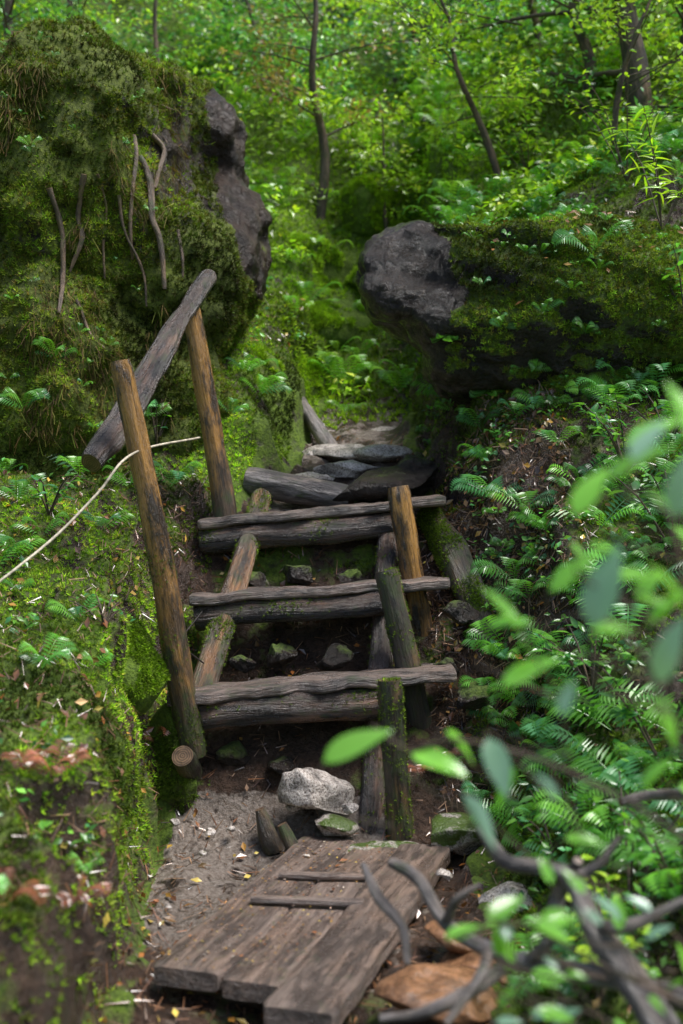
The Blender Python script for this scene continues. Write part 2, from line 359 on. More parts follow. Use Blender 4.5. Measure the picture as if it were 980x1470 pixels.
# ---------- cliff left ----------
def cl_post(V,n):
    c=np.array([-.58,5.12,2.80]); d=np.exp(-(((V-c)/np.array([.22,.5,.34]))**2).sum(1)); return V-np.array([.10,-.75,0])*(d*.65)[:,None]
def cl_moss(V,n):
    m=.90+.25*n[:,2]+.30*fbm(V,1.8,3,2)
    lim=np.interp(V[:,2],[1.6,2.0,2.4,2.6,3.2],[-.42,-.43,-.46,-.62,-.68])+.07*fbm(V,4,3,9)
    m=np.where((V[:,0]>lim)&(V[:,2]>1.85),m-.85,m)
    c=np.array([-.60,5.2,2.80]); m-=1.1*np.exp(-(((V-c)/np.array([.23,.6,.34]))**2).sum(1)); return np.clip(m,0,1)
cliff=blobrock('mossy_cliff',[((-1.75,6.0,2.0),(1.15,.95,1.38)),((-.81,5.6,2.30),(.42,.5,.62)),((-.93,5.7,2.87),(.42,.45,.38)),((-1.7,5.45,1.5),(.95,.65,.85)),((-.88,5.4,1.55),(.38,.33,.5)),((-1.25,5.5,2.6),(.55,.55,.65)),((-2.6,5.8,2.0),(.9,.9,1.45))],M_cliff,.022,((.11,1.5),(.045,3.5),(.022,11)),cl_moss,cl_post,pw=2.5,strata=.8)
def cutp(V,p0,n,k=.9):
    n=nrm(np.array(n,float)); s=(V-np.array(p0))@n; return V-np.outer(np.where(s>0,s,0),n)*k
def bo_post(V,n):
    V=cutp(V,survey(547,470,5.05),(-.72,-.15,-.62)); V=cutp(V,survey(560,338,5.0),(-.5,-.2,.8),.9); V=cutp(V,survey(620,520,4.95),(-.35,-.25,-.9),.7); V=cutp(V,(.4,4.88,2.1),(-.3,-1,.25),.9); return V
def bo_moss(V,n):
    m=.62+.4*n[:,2]+.4*fbm(V,2.6,3,4)+.28*np.clip((V[:,0]-.5)*1.8,0,1); m=np.where((V[:,0]<.40+.16*fbm(V,3,2,8)),m-.7,m); m=np.where((n[:,2]<-.35),m-.25,m); return np.clip(m,0,1)
bould=blobrock('overhanging_boulder',[((.45,5.12,2.13),(.34,.34,.21)),((.66,5.1,2.07),(.38,.38,.26)),((.95,5.12,2.0),(.50,.42,.32)),((1.3,5.2,1.98),(.45,.45,.34)),((.75,5.15,1.83),(.36,.3,.25)),((1.15,5.15,1.74),(.4,.3,.22))],M_bould,.017,((.05,1.8),(.022,4.0),(.016,9)),bo_moss,bo_post,3,3.2,strata=1.5)
# stones
stone('granite_rock',survey(455,1138,3.98),(.135,.10,.10),M_gran,3,0,.3,8,0,(.3,.65))
stone('granite_rock',survey(478,1187,3.92),(.09,.08,.04),M_gran,8,.3,0,8,0,(.3,.7))
stone('granite_rock',survey(545,1225,3.84),(.15,.09,.045),M_gran,12,.34,.2)
stone('granite_rock',survey(655,1205,3.8),(.12,.12,.08),M_gran,5,.38,.5)
stone('granite_rock',survey(735,1290,3.3),(.10,.1,.05),M_gran,6,.1,.5)
for a,b,d_,r in[(300,1195,3.85,.025),(330,1190,3.9,.018),(640,1255,3.4,.03),(250,1180,3.9,.02),(600,1240,3.6,.03),(500,1160,3.95,.03),(420,1160,3.95,.025),(240,1300,3.3,.012),(290,1225,3.6,.012)]:
    stone('pebble',survey(a,b,d_),(r,r,r*.6),M_gran,int(a),.1,a)
for a,b,d_,r in[(360,830,4.58,.06),(430,825,4.6,.07),(500,830,4.58,.05),(400,940,4.35,.06),(480,945,4.33,.07),(345,950,4.33,.05),(340,1085,4.12,.07),(400,1100,4.08,.05),(660,880,4.35,.06),(680,1000,4.1,.07),(640,960,4.25,.05)]:
    stone('wet_gully_stone',survey(a,b,d_),(r*1.2,r,r*.75),M_bould,int(a+b),.30,a)
M_brk=plain('wet_brown_rock',(.36,.18,.09),.18)
stone('brown_rock',survey(630,1430,2.65),(.16,.13,.06),M_brk,9,0,.5,10,.1,(.6,.9)); stone('brown_rock',survey(690,1400,2.9),(.10,.12,.06),M_brk,10,0,.2,10,-.1,(.55,.9)); stone('brown_rock',survey(650,1345,3.0),(.07,.1,.03),M_brk,14,0,.2,10,.2,(.5,.8))
for a,b,d,r,s,mo in[(490,652,5.7,(.24,.18,.055),21,.0),(565,626,6.2,(.26,.16,.06),22,.0),(505,676,5.4,(.25,.14,.045),23,0),(448,690,5.2,(.12,.1,.05),24,.15),(600,608,6.5,(.18,.15,.07),25,.1),(550,652,5.55,(.16,.14,.05),26,0),(455,655,5.75,(.1,.1,.05),27,.2),(520,606,6.6,(.17,.12,.06),28,.1),(470,625,6.3,(.14,.12,.05),29,.1)]:
    stone('granite_slab',survey(a,b,d),r,M_gran,s,mo,s,9,0,(.6,.9))
stone('wet_rock_slab',survey(555,694,4.98),(.26,.17,.075),M_bould,33,.02,.15,9,-.2,(.5,.8)); stone('wet_rock_slab',survey(590,682,5.12),(.13,.14,.10),M_bould,31,.15,.2,9,-.3)
sweep('wet_log_on_path',[survey(355,688,5.05),survey(420,698,5.0),survey(505,716,4.93)],[.05,.06,.045],M_grey,amp=.3)
sweep('fallen_log',[survey(430,575,6.1),survey(478,648,5.8)],[.03,.04],M_grey,amp=.3)
def mossyrock(a,b,d,r,s,base=.95,pc=((.32,.50,.02),(.42,.60,.03),(.20,.34,.03)),k=3000,sz=.03):
    o=stone('mossy_rock',survey(a,b,d),r,M_ground,s,base,0,5)
    p,n=sample(o,k,lambda c,m:(m[:,1]<.5)*(m[:,2]>-.3)*(fbm(c,7,3,3)>-.25)); scatter('moss_cover',TUFT,p,frames(nrm(n+rng.normal(size=n.shape)*.4)),rng.uniform(sz*.4,sz,len(p)),pal(len(p),list(pc),.3),M_moss,o)
for q in [(535,300,8.3,(.26,.2,.22),41),(395,560,6.6,(.28,.25,.22),42),(360,150,11,(.9,.5,.6),43),(470,470,7.2,(.30,.2,.22),44),(650,250,9,(.4,.3,.3),45),(350,540,6.0,(.2,.2,.15),46),(440,400,7.8,(.35,.3,.25),47),(560,420,7.6,(.3,.25,.22),48)]: mossyrock(*q)
mossyrock(248,1095,4.06,(.105,.09,.21),51,.6,((.10,.17,.015),(.16,.26,.02),(.07,.09,.015)),1800,.016)
mossyrock(195,960,3.95,(.10,.10,.16),52,.85,((.18,.32,.015),(.28,.44,.02),(.12,.18,.02)),2200,.018)
# ---------- stairs ----------
st=empty('wooden_stairs')
def tread(i,a,b,la,lb,dep,th,lr):
    a,b=np.array(a),np.array(b); off=np.array([0,dep/2,-th/2]); m=(a+b)/2+np.array([0,rng.normal()*.008,rng.normal()*.006])
    sweep(f'tread_{i}',[a+off,m+off,b+off],1.0,M_plank,st,prof=rrect(dep/2,th/2),edge=.034,amp=.02,step=.012,up=(0,0,1))
    la,lb=np.array(la),np.array(lb)
    return sweep(f'log_{i}',[la,la*.67+lb*.33+[0,0,.005],la*.3+lb*.7-[0,0,.006],lb],[lr*1.05,lr,lr*.93,lr],M_log,st,amp=.22,step=.012)
mo=[]
mo+=[(tread(1,(-.615,3.99,.475),(.40,4.10,.545),(-.60,4.07,.385),(.21,4.10,.44),.22,.046,.058),450)]
mo+=[(tread(2,(-.575,4.32,.79),(.405,4.38,.85),(-.555,4.38,.705),(.165,4.40,.755),.20,.044,.052),300)]
mo+=[(tread(3,(-.575,4.61,1.065),(.415,4.64,1.165),(-.57,4.67,.98),(.21,4.68,1.05),.20,.044,.056),300)]
mo+=[(sweep('stringer_left',[(-.53,4.09,.36),(-.40,4.52,.86),(-.335,4.88,1.17)],[.048,.045,.045],M_str,st,amp=.15),900)]
mo+=[(sweep('stringer_right',[(.095,3.95,-.06),(.145,4.3,.5),(.195,4.74,1.08)],[.042,.045,.045],M_log,st,amp=.15),300)]
sweep('post_upper',[(.40,4.53,.10),(.225,4.555,1.20)],[.05,.045],M_post,st,amp=.12)
mo+=[(sweep('post_middle',[(.30,4.24,.28),(.168,4.27,.885)],[.05,.047],M_mpost,st,amp=.18),500)]
mo+=[(sweep('post_lower',[(.205,3.93,-.1),(.163,3.93,.53)],[.047,.043],M_mpost,st,amp=.18),900)]
sweep('stub_log',[survey(275,1110,4.05),survey(262,1085,3.93)],.042,M_mpost,st)
hr=empty('log_handrail')
pf=sweep('post_front',[(-.515,4.02,.25),(-.64,3.95,1.05),(-.747,3.9,1.61)],[.047,.041,.036],M_post,hr,amp=.14); mo+=[(pf,0)]
sweep('post_back',[(-.455,4.74,.95),(-.54,4.72,1.5),(-.617,4.68,1.945)],[.046,.044,.042],M_post,hr,amp=.14)
sweep('rail',[(-.845,3.90,1.26),(-.77,4.10,1.43),(-.66,4.45,1.78),(-.555,4.85,2.09)],[.042,.05,.044,.034],M_log,hr,amp=.34,step=.015)
sweep('wooden_stump',survey(430,1218,3.83)[None]+np.array([[0,0,-.05],[-.06,0,.08]]),[.03,.02],M_mpost,amp=.35)
sweep('wooden_stump',survey(385,1200,3.9)[None]+np.array([[.02,0,-.05],[-.03,0,.09]]),[.045,.02],M_mpost,amp=.35)
sweep('rope',[survey(287,628,4.7),survey(193,650,3.86),survey(140,708,3.7),survey(70,778,3.55),survey(-60,880,3.3)],.0042,M_rope,prof=CIRC[::3],amp=.05,step=.02)
multisweep('iron_wire',[([survey(258,918,4.0),survey(290,878,4.05)],.003),([survey(262,930,4.0),survey(292,952,4.1)],.003)],M_iron,step=.02,amp=0)
# boardwalk
bw=empty('plank_boardwalk')
d=nrm(np.array([.335,1.12,0])); s=np.array([d[1],-d[0],0])
def bplank(nm,off,l0,l1,w,th,zz,tilt=0):
    o=np.array([-.465,2.80,zz])+s*off
    return sweep(nm,[o+d*l0,o+d*l1+np.array([0,0,tilt])],1.0,M_board,bw,prof=rrect(w/2,th/2,56,10),edge=.008,amp=.01,step=.02,up=(0,0,1),end=M_board)
bplank('plank_left',.095,0.0,1.17,.188,.05,-.02); bplank('plank_middle',.270,-.02,1.13,.152,.05,-.026,.005); bplank('plank_right',.435,-.16,1.12,.168,.055,-.012,.01)
for k,(a,b) in enumerate([(survey(400,1268,3.45),survey(525,1272,3.43)),(survey(360,1303,3.23),survey(522,1312,3.2))]):
    a[2]=b[2]=.018; sweep(f'cleat_{k+1}',[a,b],1.0,M_board,bw,prof=rrect(.014,.009,24,6),edge=.002,amp=.02,step=.02,up=(0,0,1))
sweep('bearer_front',[np.array([-.44,2.9,-.08]),np.array([.0,2.75,-.08])],.04,M_mpost,bw)
mo+=[(sweep('mossy_log',[(.36,4.85,1.10),(.47,4.6,.88),(.575,4.35,.56)],[.055,.065,.05],M_mpost,amp=.28),3000)]
mo+=[(sweep('mossy_log',[(.62,4.45,.54),(.55,4.28,.40),(.47,4.05,.2)],[.05,.06,.04],M_mpost,amp=.35),900)]
sweep('dead_branch',[survey(-20,1050,3.3),survey(60,1062,3.4),survey(125,1072,3.5)],[.02,.016,.01],M_grey,amp=.2)
sweep('dead_branch',[survey(-20,1215,2.8),survey(50,1190,2.8),survey(90,1185,2.9)],[.014,.012,.008],M_root,amp=.2)
for o,k in mo:
    if not k: continue
    p,n=sample(o,k,lambda c,m:(m[:,2]>-.4)*np.clip(fbm(c,7,3,5)+.05,0,1)*(1.0+m[:,2])); scatter('moss_patch',TUFT,p,frames(nrm(n+rng.normal(size=n.shape)*.4)),rng.uniform(.005,.012,len(p)),pal(len(p),[(.12,.20,.015),(.24,.36,.03),(.08,.12,.015)],.35),M_moss,o)
p,n=sample(pf,900,lambda c,m:(c[:,2]<.95)*np.clip(fbm(c,7,3,5)+.1,0,1)); scatter('moss_patch',TUFT,p,frames(nrm(n+rng.normal(size=n.shape)*.4)),rng.uniform(.004,.010,len(p)),pal(len(p),[(.08,.13,.015),(.14,.22,.02),(.06,.08,.015)],.35),M_moss,pf)
cv,ct=arrs(cliff); cb=BVHTree.FromPolygons([tuple(p) for p in cv],ct.tolist())
def onc(a,b,off=.01,D=5.4):
    p=survey(a,b,1.0); dr=Vector(p-np.array([0,0,EYE])).normalized(); h=cb.ray_cast(Vector((0,0,EYE)),dr)
    if h[0] is None: return survey(a,b,D)
    return np.array(h[0])-np.array(dr)*off
for pth,r in[([(192,195),(195,225),(188,290),(187,340),(190,372)],.012),([(200,225),(215,262),(218,310),(230,350),(236,415)],.018),([(218,193),(235,215),(228,245),(222,270)],.014),([(70,270),(88,330),(90,400),(84,450)],.014),([(120,250),(112,310),(118,340),(100,390)],.014),([(140,250),(152,300),(148,350),(150,400)],.008),([(170,280),(178,330),(205,390),(210,440)],.008),([(255,330),(262,380),(258,440)],.009),([(230,150),(250,158),(276,164)],.004),([(226,155),(228,185),(240,205)],.004),([(110,430),(130,480),(150,500)],.008)]:
    P_=[onc(a,b,r*1.0) for a,b in pth]
    sweep('hanging_root',P_,[r*.9,r*.8,r*.75,r*.5],M_root,amp=.25,step=.02)
fb=[([(690,1190,2.2),(725,1235,2.1),(775,1245,2.05),(820,1262,2.0),(850,1330,1.95),(900,1390,1.9),(960,1490,1.8)],[.011,.015,.017,.017,.021,.025,.03]),
([(560,1238,2.3),(600,1262,2.25),(640,1325,2.15),(700,1362,2.1),(760,1385,2.05),(860,1400,1.95),(1000,1440,1.9)],[.010,.013,.015,.015,.018,.022]),
([(520,1240,2.35),(545,1290,2.3),(578,1330,2.25),(585,1385,2.2)],[.006,.011,.010,.006]),
([(545,1462,2.0),(600,1455,2.0),(660,1430,2.0),(720,1392,2.05)],[.008,.011,.012,.012]),
([(760,1385,2.05),(790,1345,2.0),(800,1290,2.05),(830,1235,2.0)],[.016,.014,.012,.010]),
([(890,1152,2.4),(930,1142,2.4),(1000,1140,2.3)],[.010,.011,.011]),([(640,1325,2.15),(655,1290,2.1),(690,1270,2.1)],[.010,.007,.004]),([(820,1262,2.0),(860,1240,2.0),(890,1200,2.0)],[.012,.008,.005]),([(700,1362,2.1),(690,1400,2.0),(640,1470,1.95)],[.011,.009,.007]),([(850,1330,1.95),(900,1330,1.9),(990,1290,1.9)],[.012,.010,.007])]
multisweep('fallen_branches',[([survey(*q) for q in p],r) for p,r in fb],M_grey,amp=.28,step=.02)
# ---------- moss tufts & vegetation ----------
MC=[(.09,.18,.012),(.18,.32,.018),(.30,.47,.025),(.19,.22,.03)]
MCd=[(.10,.145,.015),(.16,.24,.02),(.22,.25,.03),(.08,.11,.012),(.15,.11,.03),(.15,.27,.018)]
def up_mix(n,a=.6,j=.35): return nrm(n+np.array([0,0,a])+rng.normal(size=n.shape)*j)
p,n=sample(cliff,85000,lambda c,m:(cl_moss(c,m)>.42)*(m[:,1]<.6)*(c[:,0]>-2.6)*(.35+.65*(fbm(c,5,2,3)>-.1)))
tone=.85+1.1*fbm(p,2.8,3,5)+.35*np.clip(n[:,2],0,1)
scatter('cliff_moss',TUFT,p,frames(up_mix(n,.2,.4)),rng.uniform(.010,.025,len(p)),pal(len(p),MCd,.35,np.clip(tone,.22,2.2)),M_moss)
p,n=sample(cliff,6000,lambda c,m:(m[:,1]<.2)*(c[:,0]>-2.5)*(c[:,0]<-.75)*(fbm(c,3,2,8)>.1)*(c[:,2]>1.4)*(c[:,2]<3.2))
dn=nrm(np.array([0,0,-1.])+n*.25+rng.normal(size=n.shape)*.35)
scatter('hanging_moss_fibres',SLIV,p+n*.01,frames_y(dn,n),np.stack([rng.uniform(.02,.04,len(p)),rng.uniform(.03,.08,len(p)),rng.uniform(.05,.1,len(p))],1),pal(len(p),[(.15,.09,.03),(.13,.17,.02),(.17,.12,.04),(.07,.04,.018)],.35),M_moss)
p,n=sample(bould,28000,lambda c,m:(bo_moss(c,m)>.42)*(m[:,1]<.6))
scatter('boulder_moss',TUFT,p,frames(up_mix(n,.2,.4)),rng.uniform(.007,.02,len(p)),pal(len(p),MCd+[(.18,.29,.025)],.35,np.clip(.9+1.0*fbm(p,4,3,5),.25,2)),M_moss)
def g_m(c,m):
    q=(c[:,1]>2)&(c[:,1]<6.8)&(c[:,0]>-2)&(c[:,0]<2); pth=(c[:,0]>I(c[:,1],XL)-.02)&(c[:,0]<I(c[:,1],XR)+.03)
    return q*np.where(pth,(c[:,1]>4.05)*(c[:,1]<4.8)*(fbm(c,5,2,3)>-.05)*.7,1.0)*np.clip((gmoss(c,np.abs(m[:,2]))-.25)*4,0,1)
p,n=sample(ground,160000,g_m)
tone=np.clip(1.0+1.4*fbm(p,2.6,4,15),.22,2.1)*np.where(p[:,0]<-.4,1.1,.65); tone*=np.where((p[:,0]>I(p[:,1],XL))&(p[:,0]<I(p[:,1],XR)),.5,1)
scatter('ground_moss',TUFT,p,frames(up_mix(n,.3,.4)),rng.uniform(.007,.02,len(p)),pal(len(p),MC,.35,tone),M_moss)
GR=[(.06,.20,.03),(.12,.33,.04),(.18,.42,.05),(.07,.25,.09)]
def bankw(c,m):
    q=(c[:,1]>1.6)&(c[:,1]<7)&(np.abs(c[:,0])<2.4); pth=(c[:,0]>I(c[:,1],XL)-.12)&(c[:,0]<I(c[:,1],XR)+.08)
    return q*(~pth)*(fbm(c,2.5,3,21)>-.15)*np.where(c[:,0]>0,1.7,.8)
def clumpleaves(cent,rad,nper,size,cols,jit=.25,flat=.6,stem=.5):
    P=[];Cc=[];S=[]
    for c,r,k in zip(cent,rad,nper):
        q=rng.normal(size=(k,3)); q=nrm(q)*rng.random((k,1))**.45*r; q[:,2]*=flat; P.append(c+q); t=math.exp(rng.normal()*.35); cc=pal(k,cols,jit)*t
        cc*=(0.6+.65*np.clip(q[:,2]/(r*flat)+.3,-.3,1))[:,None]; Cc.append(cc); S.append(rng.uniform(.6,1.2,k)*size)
    P=np.vstack(P);Cc=np.vstack(Cc);S=np.concatenate(S)
    R=frames(nrm(np.array([0,-.35,1.])+rng.normal(size=P.shape)*.5)); return P,R,S,Cc
c,n=sample(ground,700,bankw); c=c+np.array([0,0,.03])
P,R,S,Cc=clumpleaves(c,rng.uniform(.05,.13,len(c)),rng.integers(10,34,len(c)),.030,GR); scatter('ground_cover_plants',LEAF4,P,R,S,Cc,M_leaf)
def fernpts(base,n0,scale,cols,nf=None):
    nf=nf or rng.integers(4,8); a0=rng.random()*6.28; pos=[];R=[];S=[]
    for i in range(nf):
        a=a0+i*2*math.pi/nf+rng.normal()*.25; y=np.array([math.cos(a),math.sin(a),0.])+n0*.1+np.array([0,0,rng.uniform(-.1,.35)]); 
        pos.append(base); R.append(frames_y(y[None],nrm(n0+[0,0,.6])[None])[0]); S.append(scale*rng.uniform(.7,1.15))
    return np.array(pos),np.array(R),np.array(S),pal(nf,cols,.22)
FC=[(.09,.28,.03),(.15,.43,.05),(.21,.52,.05),(.10,.32,.12)]
cam=np.array([0,0,EYE])
tv,tt=arrs(bould); bb_b=BVHTree.FromPolygons([tuple(q) for q in tv],tt.tolist())
def hit(a,b):
    dr=Vector(survey(a,b,1.0)-cam).normalized(); h1=bv.ray_cast(Vector(cam),dr); best=h1
    for bb in(cb,bb_b):
        h=bb.ray_cast(Vector(cam),dr)
        if h[0] is not None and (best[0] is None or h[3]<best[3]): best=h
    return np.array(best[0]),np.array(best[1])
for a,b,sc in[(115,685,.20),(35,590,.17),(80,515,.13),(245,700,.18),(150,760,.15),(25,720,.15),(215,600,.13),(670,300,.17),(705,290,.2),(850,365,.2),(830,560,.18),(880,585,.2),(940,570,.2),(690,615,.15),(780,590,.15),(760,860,.17),(800,640,.15),(700,660,.13),(860,760,.22),(920,860,.25),(820,960,.22),(880,1050,.25),(800,1080,.2),(930,1180,.25),(720,1030,.13),(60,960,.13),(20,800,.14),(740,1100,.16),(850,1200,.22),(780,1180,.2),(640,480,.08),(720,470,.09),(780,450,.09),(840,480,.1),(960,660,.2),(330,595,.12),(900,920,.24),(960,1050,.26),(840,860,.2),(780,760,.16),(700,560,.1),(650,590,.12),(760,530,.12),(960,760,.22),(880,1130,.24),(820,1120,.2),(960,1260,.24),(900,1240,.2),(620,620,.10),(740,600,.14),(830,690,.18),(730,950,.14),(790,1010,.2),(60,770,.12),(185,700,.13),(640,1110,.1),(700,1150,.13)]:
    q,nn=hit(a,b); nn=nn if nn@(cam-q)>0 else -nn
    f=fernpts(q,nn,sc,FC); scatter('fern',FROND,*f,M_leaf)
for a,b,sc in[(222,1065,.12),(75,1115,.11),(5,1300,.12),(610,1110,.10),(640,1090,.09),(40,1110,.10),(110,1290,.09)]:
    q,nn=hit(a,b); nn=nn if nn@(cam-q)>0 else -nn
    scatter('dead_fern',FROND,*fernpts(q,nn,sc,[(.30,.10,.045),(.20,.08,.045)],6),M_litter)
c,n=sample(ground,480,lambda c,m:bankw(c,m)*np.where(c[:,0]<0,.35,1)); L4=[fernpts(q,nn if nn[2]>0 else -nn,rng.uniform(.06,.19),FC) for q,nn in zip(c,n)]
scatter('fern_undergrowth',FROND,*[np.concatenate([l[i] for l in L4]) for i in range(4)],M_leaf)
c,n=sample(bould,100,lambda c,m:(m[:,1]<.4)*(c[:,0]>.5)*(m[:,2]>-.2)); L4=[fernpts(q,nn,rng.uniform(.03,.08),FC,4) for q,nn in zip(c,n)]
scatter('small_ferns',FROND,*[np.concatenate([l[i] for l in L4]) for i in range(4)],M_leaf)
c,n=sample(cliff,110,lambda c,m:(m[:,1]<.3)*(c[:,0]>-2.4)*(c[:,0]<-.8)*(m[:,2]>-.1)); L4=[fernpts(q,nn,rng.uniform(.03,.08),FC,4) for q,nn in zip(c,n)]
scatter('small_ferns',FROND,*[np.concatenate([l[i] for l in L4]) for i in range(4)],M_leaf)
# litter
LC=[(.36,.13,.035),(.24,.10,.045),(.48,.27,.05),(.16,.07,.04),(.38,.22,.13),(.55,.42,.08)]
def litw(c,m):
    pth=(c[:,0]>I(c[:,1],XL)-.05)&(c[:,0]<I(c[:,1],XR)+.05)
    w=.6*(fbm(c,2,2,31)>-.1); w=np.where((c[:,0]>.35)&(c[:,0]<.9)&(c[:,1]>4)&(c[:,1]<5),5,w); w=np.where((c[:,0]<-.5)&(c[:,1]>2.6)&(c[:,1]<5),1.3,w)
    w=np.where((c[:,1]<3.5)&pth,1.5,w); return w*(c[:,1]>2)*(c[:,1]<7)*(np.abs(c[:,0])<2)*(m[:,2]>.1)
p,n=sample(ground,2600,litw); scatter('fallen_leaves',LEAF4,p+n*.012,frames(nrm(n+rng.normal(size=n.shape)*.35)),rng.uniform(.015,.042,len(p)),pal(len(p),LC,.45)*.85,M_litter)
p,n=sample(ground,18000,litw); scatter('twig_litter',SLIV,p+n*.008,frames(nrm(n+rng.normal(size=n.shape)*.2)),np.stack([rng.uniform(.02,.05,len(p)),rng.uniform(.015,.06,len(p)),np.full(len(p),.05)],1),pal(len(p),[(.22,.10,.05),(.09,.05,.03),(.30,.18,.11)],.4)*.8,M_litter)
p,n=sample(bould,220,lambda c,m:(m[:,2]>.6)*(c[:,0]>.55)); scatter('fallen_leaves',LEAF4,p+n*.02,frames(nrm(n+rng.normal(size=n.shape)*.35)),rng.uniform(.02,.045,len(p)),pal(len(p),[(.26,.12,.04),(.18,.08,.04),(.34,.20,.07)],.35),M_litter)
k=900; u=rng.uniform(.0,.5,k); l=rng.uniform(0,1.1,k); p=np.array([-.465,2.80,.009])+s*u[:,None]+d*l[:,None]
scatter('board_debris',LEAF4,p,frames(nrm(np.array([0,0,1.])+rng.normal(size=p.shape)*.12)),rng.uniform(.003,.012,k)*np.where(rng.random(k)>.97,3,1),pal(k,LC+[(.5,.45,.4),(.08,.05,.04)],.3),M_litter)
# ---------- hillside ----------
BG=[(.15,.38,.05),(.23,.48,.06),(.32,.56,.06),(.08,.26,.06),(.10,.32,.15)]
BY=[(.36,.60,.03),(.50,.70,.05),(.28,.52,.03)]
def hillw(c,m): return (c[:,1]>6.2)*(c[:,1]<17)*(np.abs(c[:,0]-.3)<c[:,1]*.36+.8)/np.maximum(c[:,1],5)**1.2
p,n=sample(ground,60000,lambda c,m:hillw(c,m)*(c[:,1]<11))
tone=np.clip(1+1.0*fbm(p,1.1,3,41),.3,2); scatter('hillside_moss',TUFT,p,frames(up_mix(n,.3,.4)),rng.uniform(.015,.04,len(p)),pal(len(p),[(.32,.50,.02),(.40,.58,.03),(.18,.32,.03)],.3,tone),M_moss)
c,n=sample(ground,950,lambda c,m:hillw(c,m)*np.where((np.abs(c[:,0]-.0)<.8)&(c[:,1]<8.2),.14,1)*(fbm(c,.9,3,51)>-.35))
hgt=rng.random(len(c))**2*1.1*ss((c[:,1]-6.4)/2.5)+.06; c=c+np.stack([c[:,0]*0,c[:,0]*0,hgt],1)
rad=rng.uniform(.12,.42,len(c))*np.clip((c[:,1]-4)/5,.4,1.4)
sel=fbm(c,.6,2,61)>.0
for nm,mk_,cols in(('hillside_shrubs',sel,BY),('hillside_shrubs',~sel,BG)):
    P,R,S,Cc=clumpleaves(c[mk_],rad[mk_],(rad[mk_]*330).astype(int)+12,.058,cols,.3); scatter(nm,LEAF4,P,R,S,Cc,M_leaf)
L4=[fernpts(q,np.array([0,-.4,.9]),rng.uniform(.12,.3),[(.18,.44,.05),(.28,.52,.06)]) for q in sample(ground,260,lambda c,m:hillw(c,m)*(c[:,1]<11))[0]]
scatter('hillside_ferns',FROND,*[np.concatenate([l[i] for l in L4]) for i in range(4)],M_leaf)
# ---------- trees ----------
def tree(name,base,top,r,nb,spread,nl,lsize,cols,t0=.3,flat=.35):
    e=empty(name); base=np.array(base,float); top=np.array(top,float); w=np.linalg.norm(top-base)
    ctrl=[base+(top-base)*t+rng.normal(size=3)*np.array([1,1,0])*.03*w*(0<t<1) for t in(0,.25,.5,.75,1)]
    rr=[r,r*.85,r*.65,r*.45,r*.2]; tb=[(ctrl,rr)]; P=[];D=[]
    for i in range(nb):
        t=t0+(1-t0)*(i+rng.random())/nb; k=t*4; j=min(3,int(k)); o=ctrl[j]+(ctrl[j+1]-ctrl[j])*(k-j); a=rng.random()*6.283
        ln=spread*rng.uniform(.5,1.1)*(1.15-.6*t); dv=nrm(np.array([math.cos(a),math.sin(a),rng.uniform(.0,.6)]))
        b1=o+dv*ln*.5; b2=o+dv*ln+np.array([0,0,-.08*ln]); br=max(.004,r*.25*(1-.5*t)); tb.append(([o,b1,b2],[br,br*.7,br*.3]))
        for q in range(4):
            f=rng.uniform(.25,.95); s0=o+(b2-o)*f; sd=nrm(dv+rng.normal(size=3)*np.array([.9,.9,.3])); s1=s0+sd*ln*.4; tb.append(([s0,s1],[br*.4,br*.2]))
            m=nl//(nb*4); u=rng.random((m,1)); P.append(s0+(s1-s0)*u+rng.normal(size=(m,3))*ln*.10*np.array([1,1,flat])); D.append(np.repeat(sd[None],m,0))
    multisweep('trunk',tb,M_bark,e,prof=CIRC[::3],step=.12,caps=False,amp=.15)
    P=np.vstack(P);D=np.vstack(D); y=nrm(D+rng.normal(size=D.shape)*.7+[0,0,-.15]); R=frames_y(y,nrm(np.array([0,-.2,1.])+rng.normal(size=D.shape)*.35))
    scatter('foliage',LEAF4,P,R,rng.uniform(.6,1.2,len(P))*lsize,pal(len(P),cols,.25)*math.exp(rng.normal()*.15),M_leaf,e)
TY=[(.40,.60,.05),(.32,.56,.06),(.48,.64,.08)]; TG=[(.14,.38,.10),(.20,.46,.08),(.12,.34,.12)]; TB=[(.34,.24,.10),(.40,.27,.14),(.24,.28,.08)]
def T(a0,b0,a1,b1,d,r,nb,sp,nl,ls,cols,name='young_tree',**k):
    q=survey(a0,b0,d); q[2]=gz_at(q[0],q[1])-.05; tree(name,q,survey(a1,b1,d),r,nb,sp,nl,ls,cols,**k)
T(458,270,440,-80,8.2,.04,14,1.0,1500,.05,TB,t0=.3)
T(722,290,600,-60,7,.024,14,.9,1500,.05,TY,t0=.3)
T(775,300,760,-100,8.6,.035,12,1.2,1400,.06,TG,t0=.2)
T(840,230,835,-150,7.6,.045,12,1.2,1400,.06,TY,t0=.25)
T(925,220,900,-300,7,.085,12,1.3,1500,.055,TG,'cedar_tree',t0=.2)
T(975,260,990,-300,7.5,.045,12,1.2,1400,.055,TG,t0=.15)
T(880,240,960,-100,6.5,.02,12,.9,1200,.05,TY,t0=.2)
T(600,200,560,-60,11,.035,14,1.3,1400,.07,TY,t0=.1)
T(370,200,340,-80,10,.028,12,1.1,1400,.06,TG,t0=.1)
T(560,290,548,150,8.2,.018,10,.6,800,.045,TY,t0=.1)
T(500,180,520,-100,13,.10,10,1.5,1300,.07,TY,'cedar_tree',t0=.2)
T(690,150,700,-100,12,.06,12,1.5,1400,.07,TG,t0=.1)
T(120,40,110,-200,8.5,.035,12,1.2,1300,.06,TG,t0=.1)
T(240,60,230,-200,9,.025,12,1.0,1300,.055,TY,t0=.1)
T(20,60,10,-200,8,.05,10,1.1,1100,.055,TG,'cedar_tree',t0=.2)
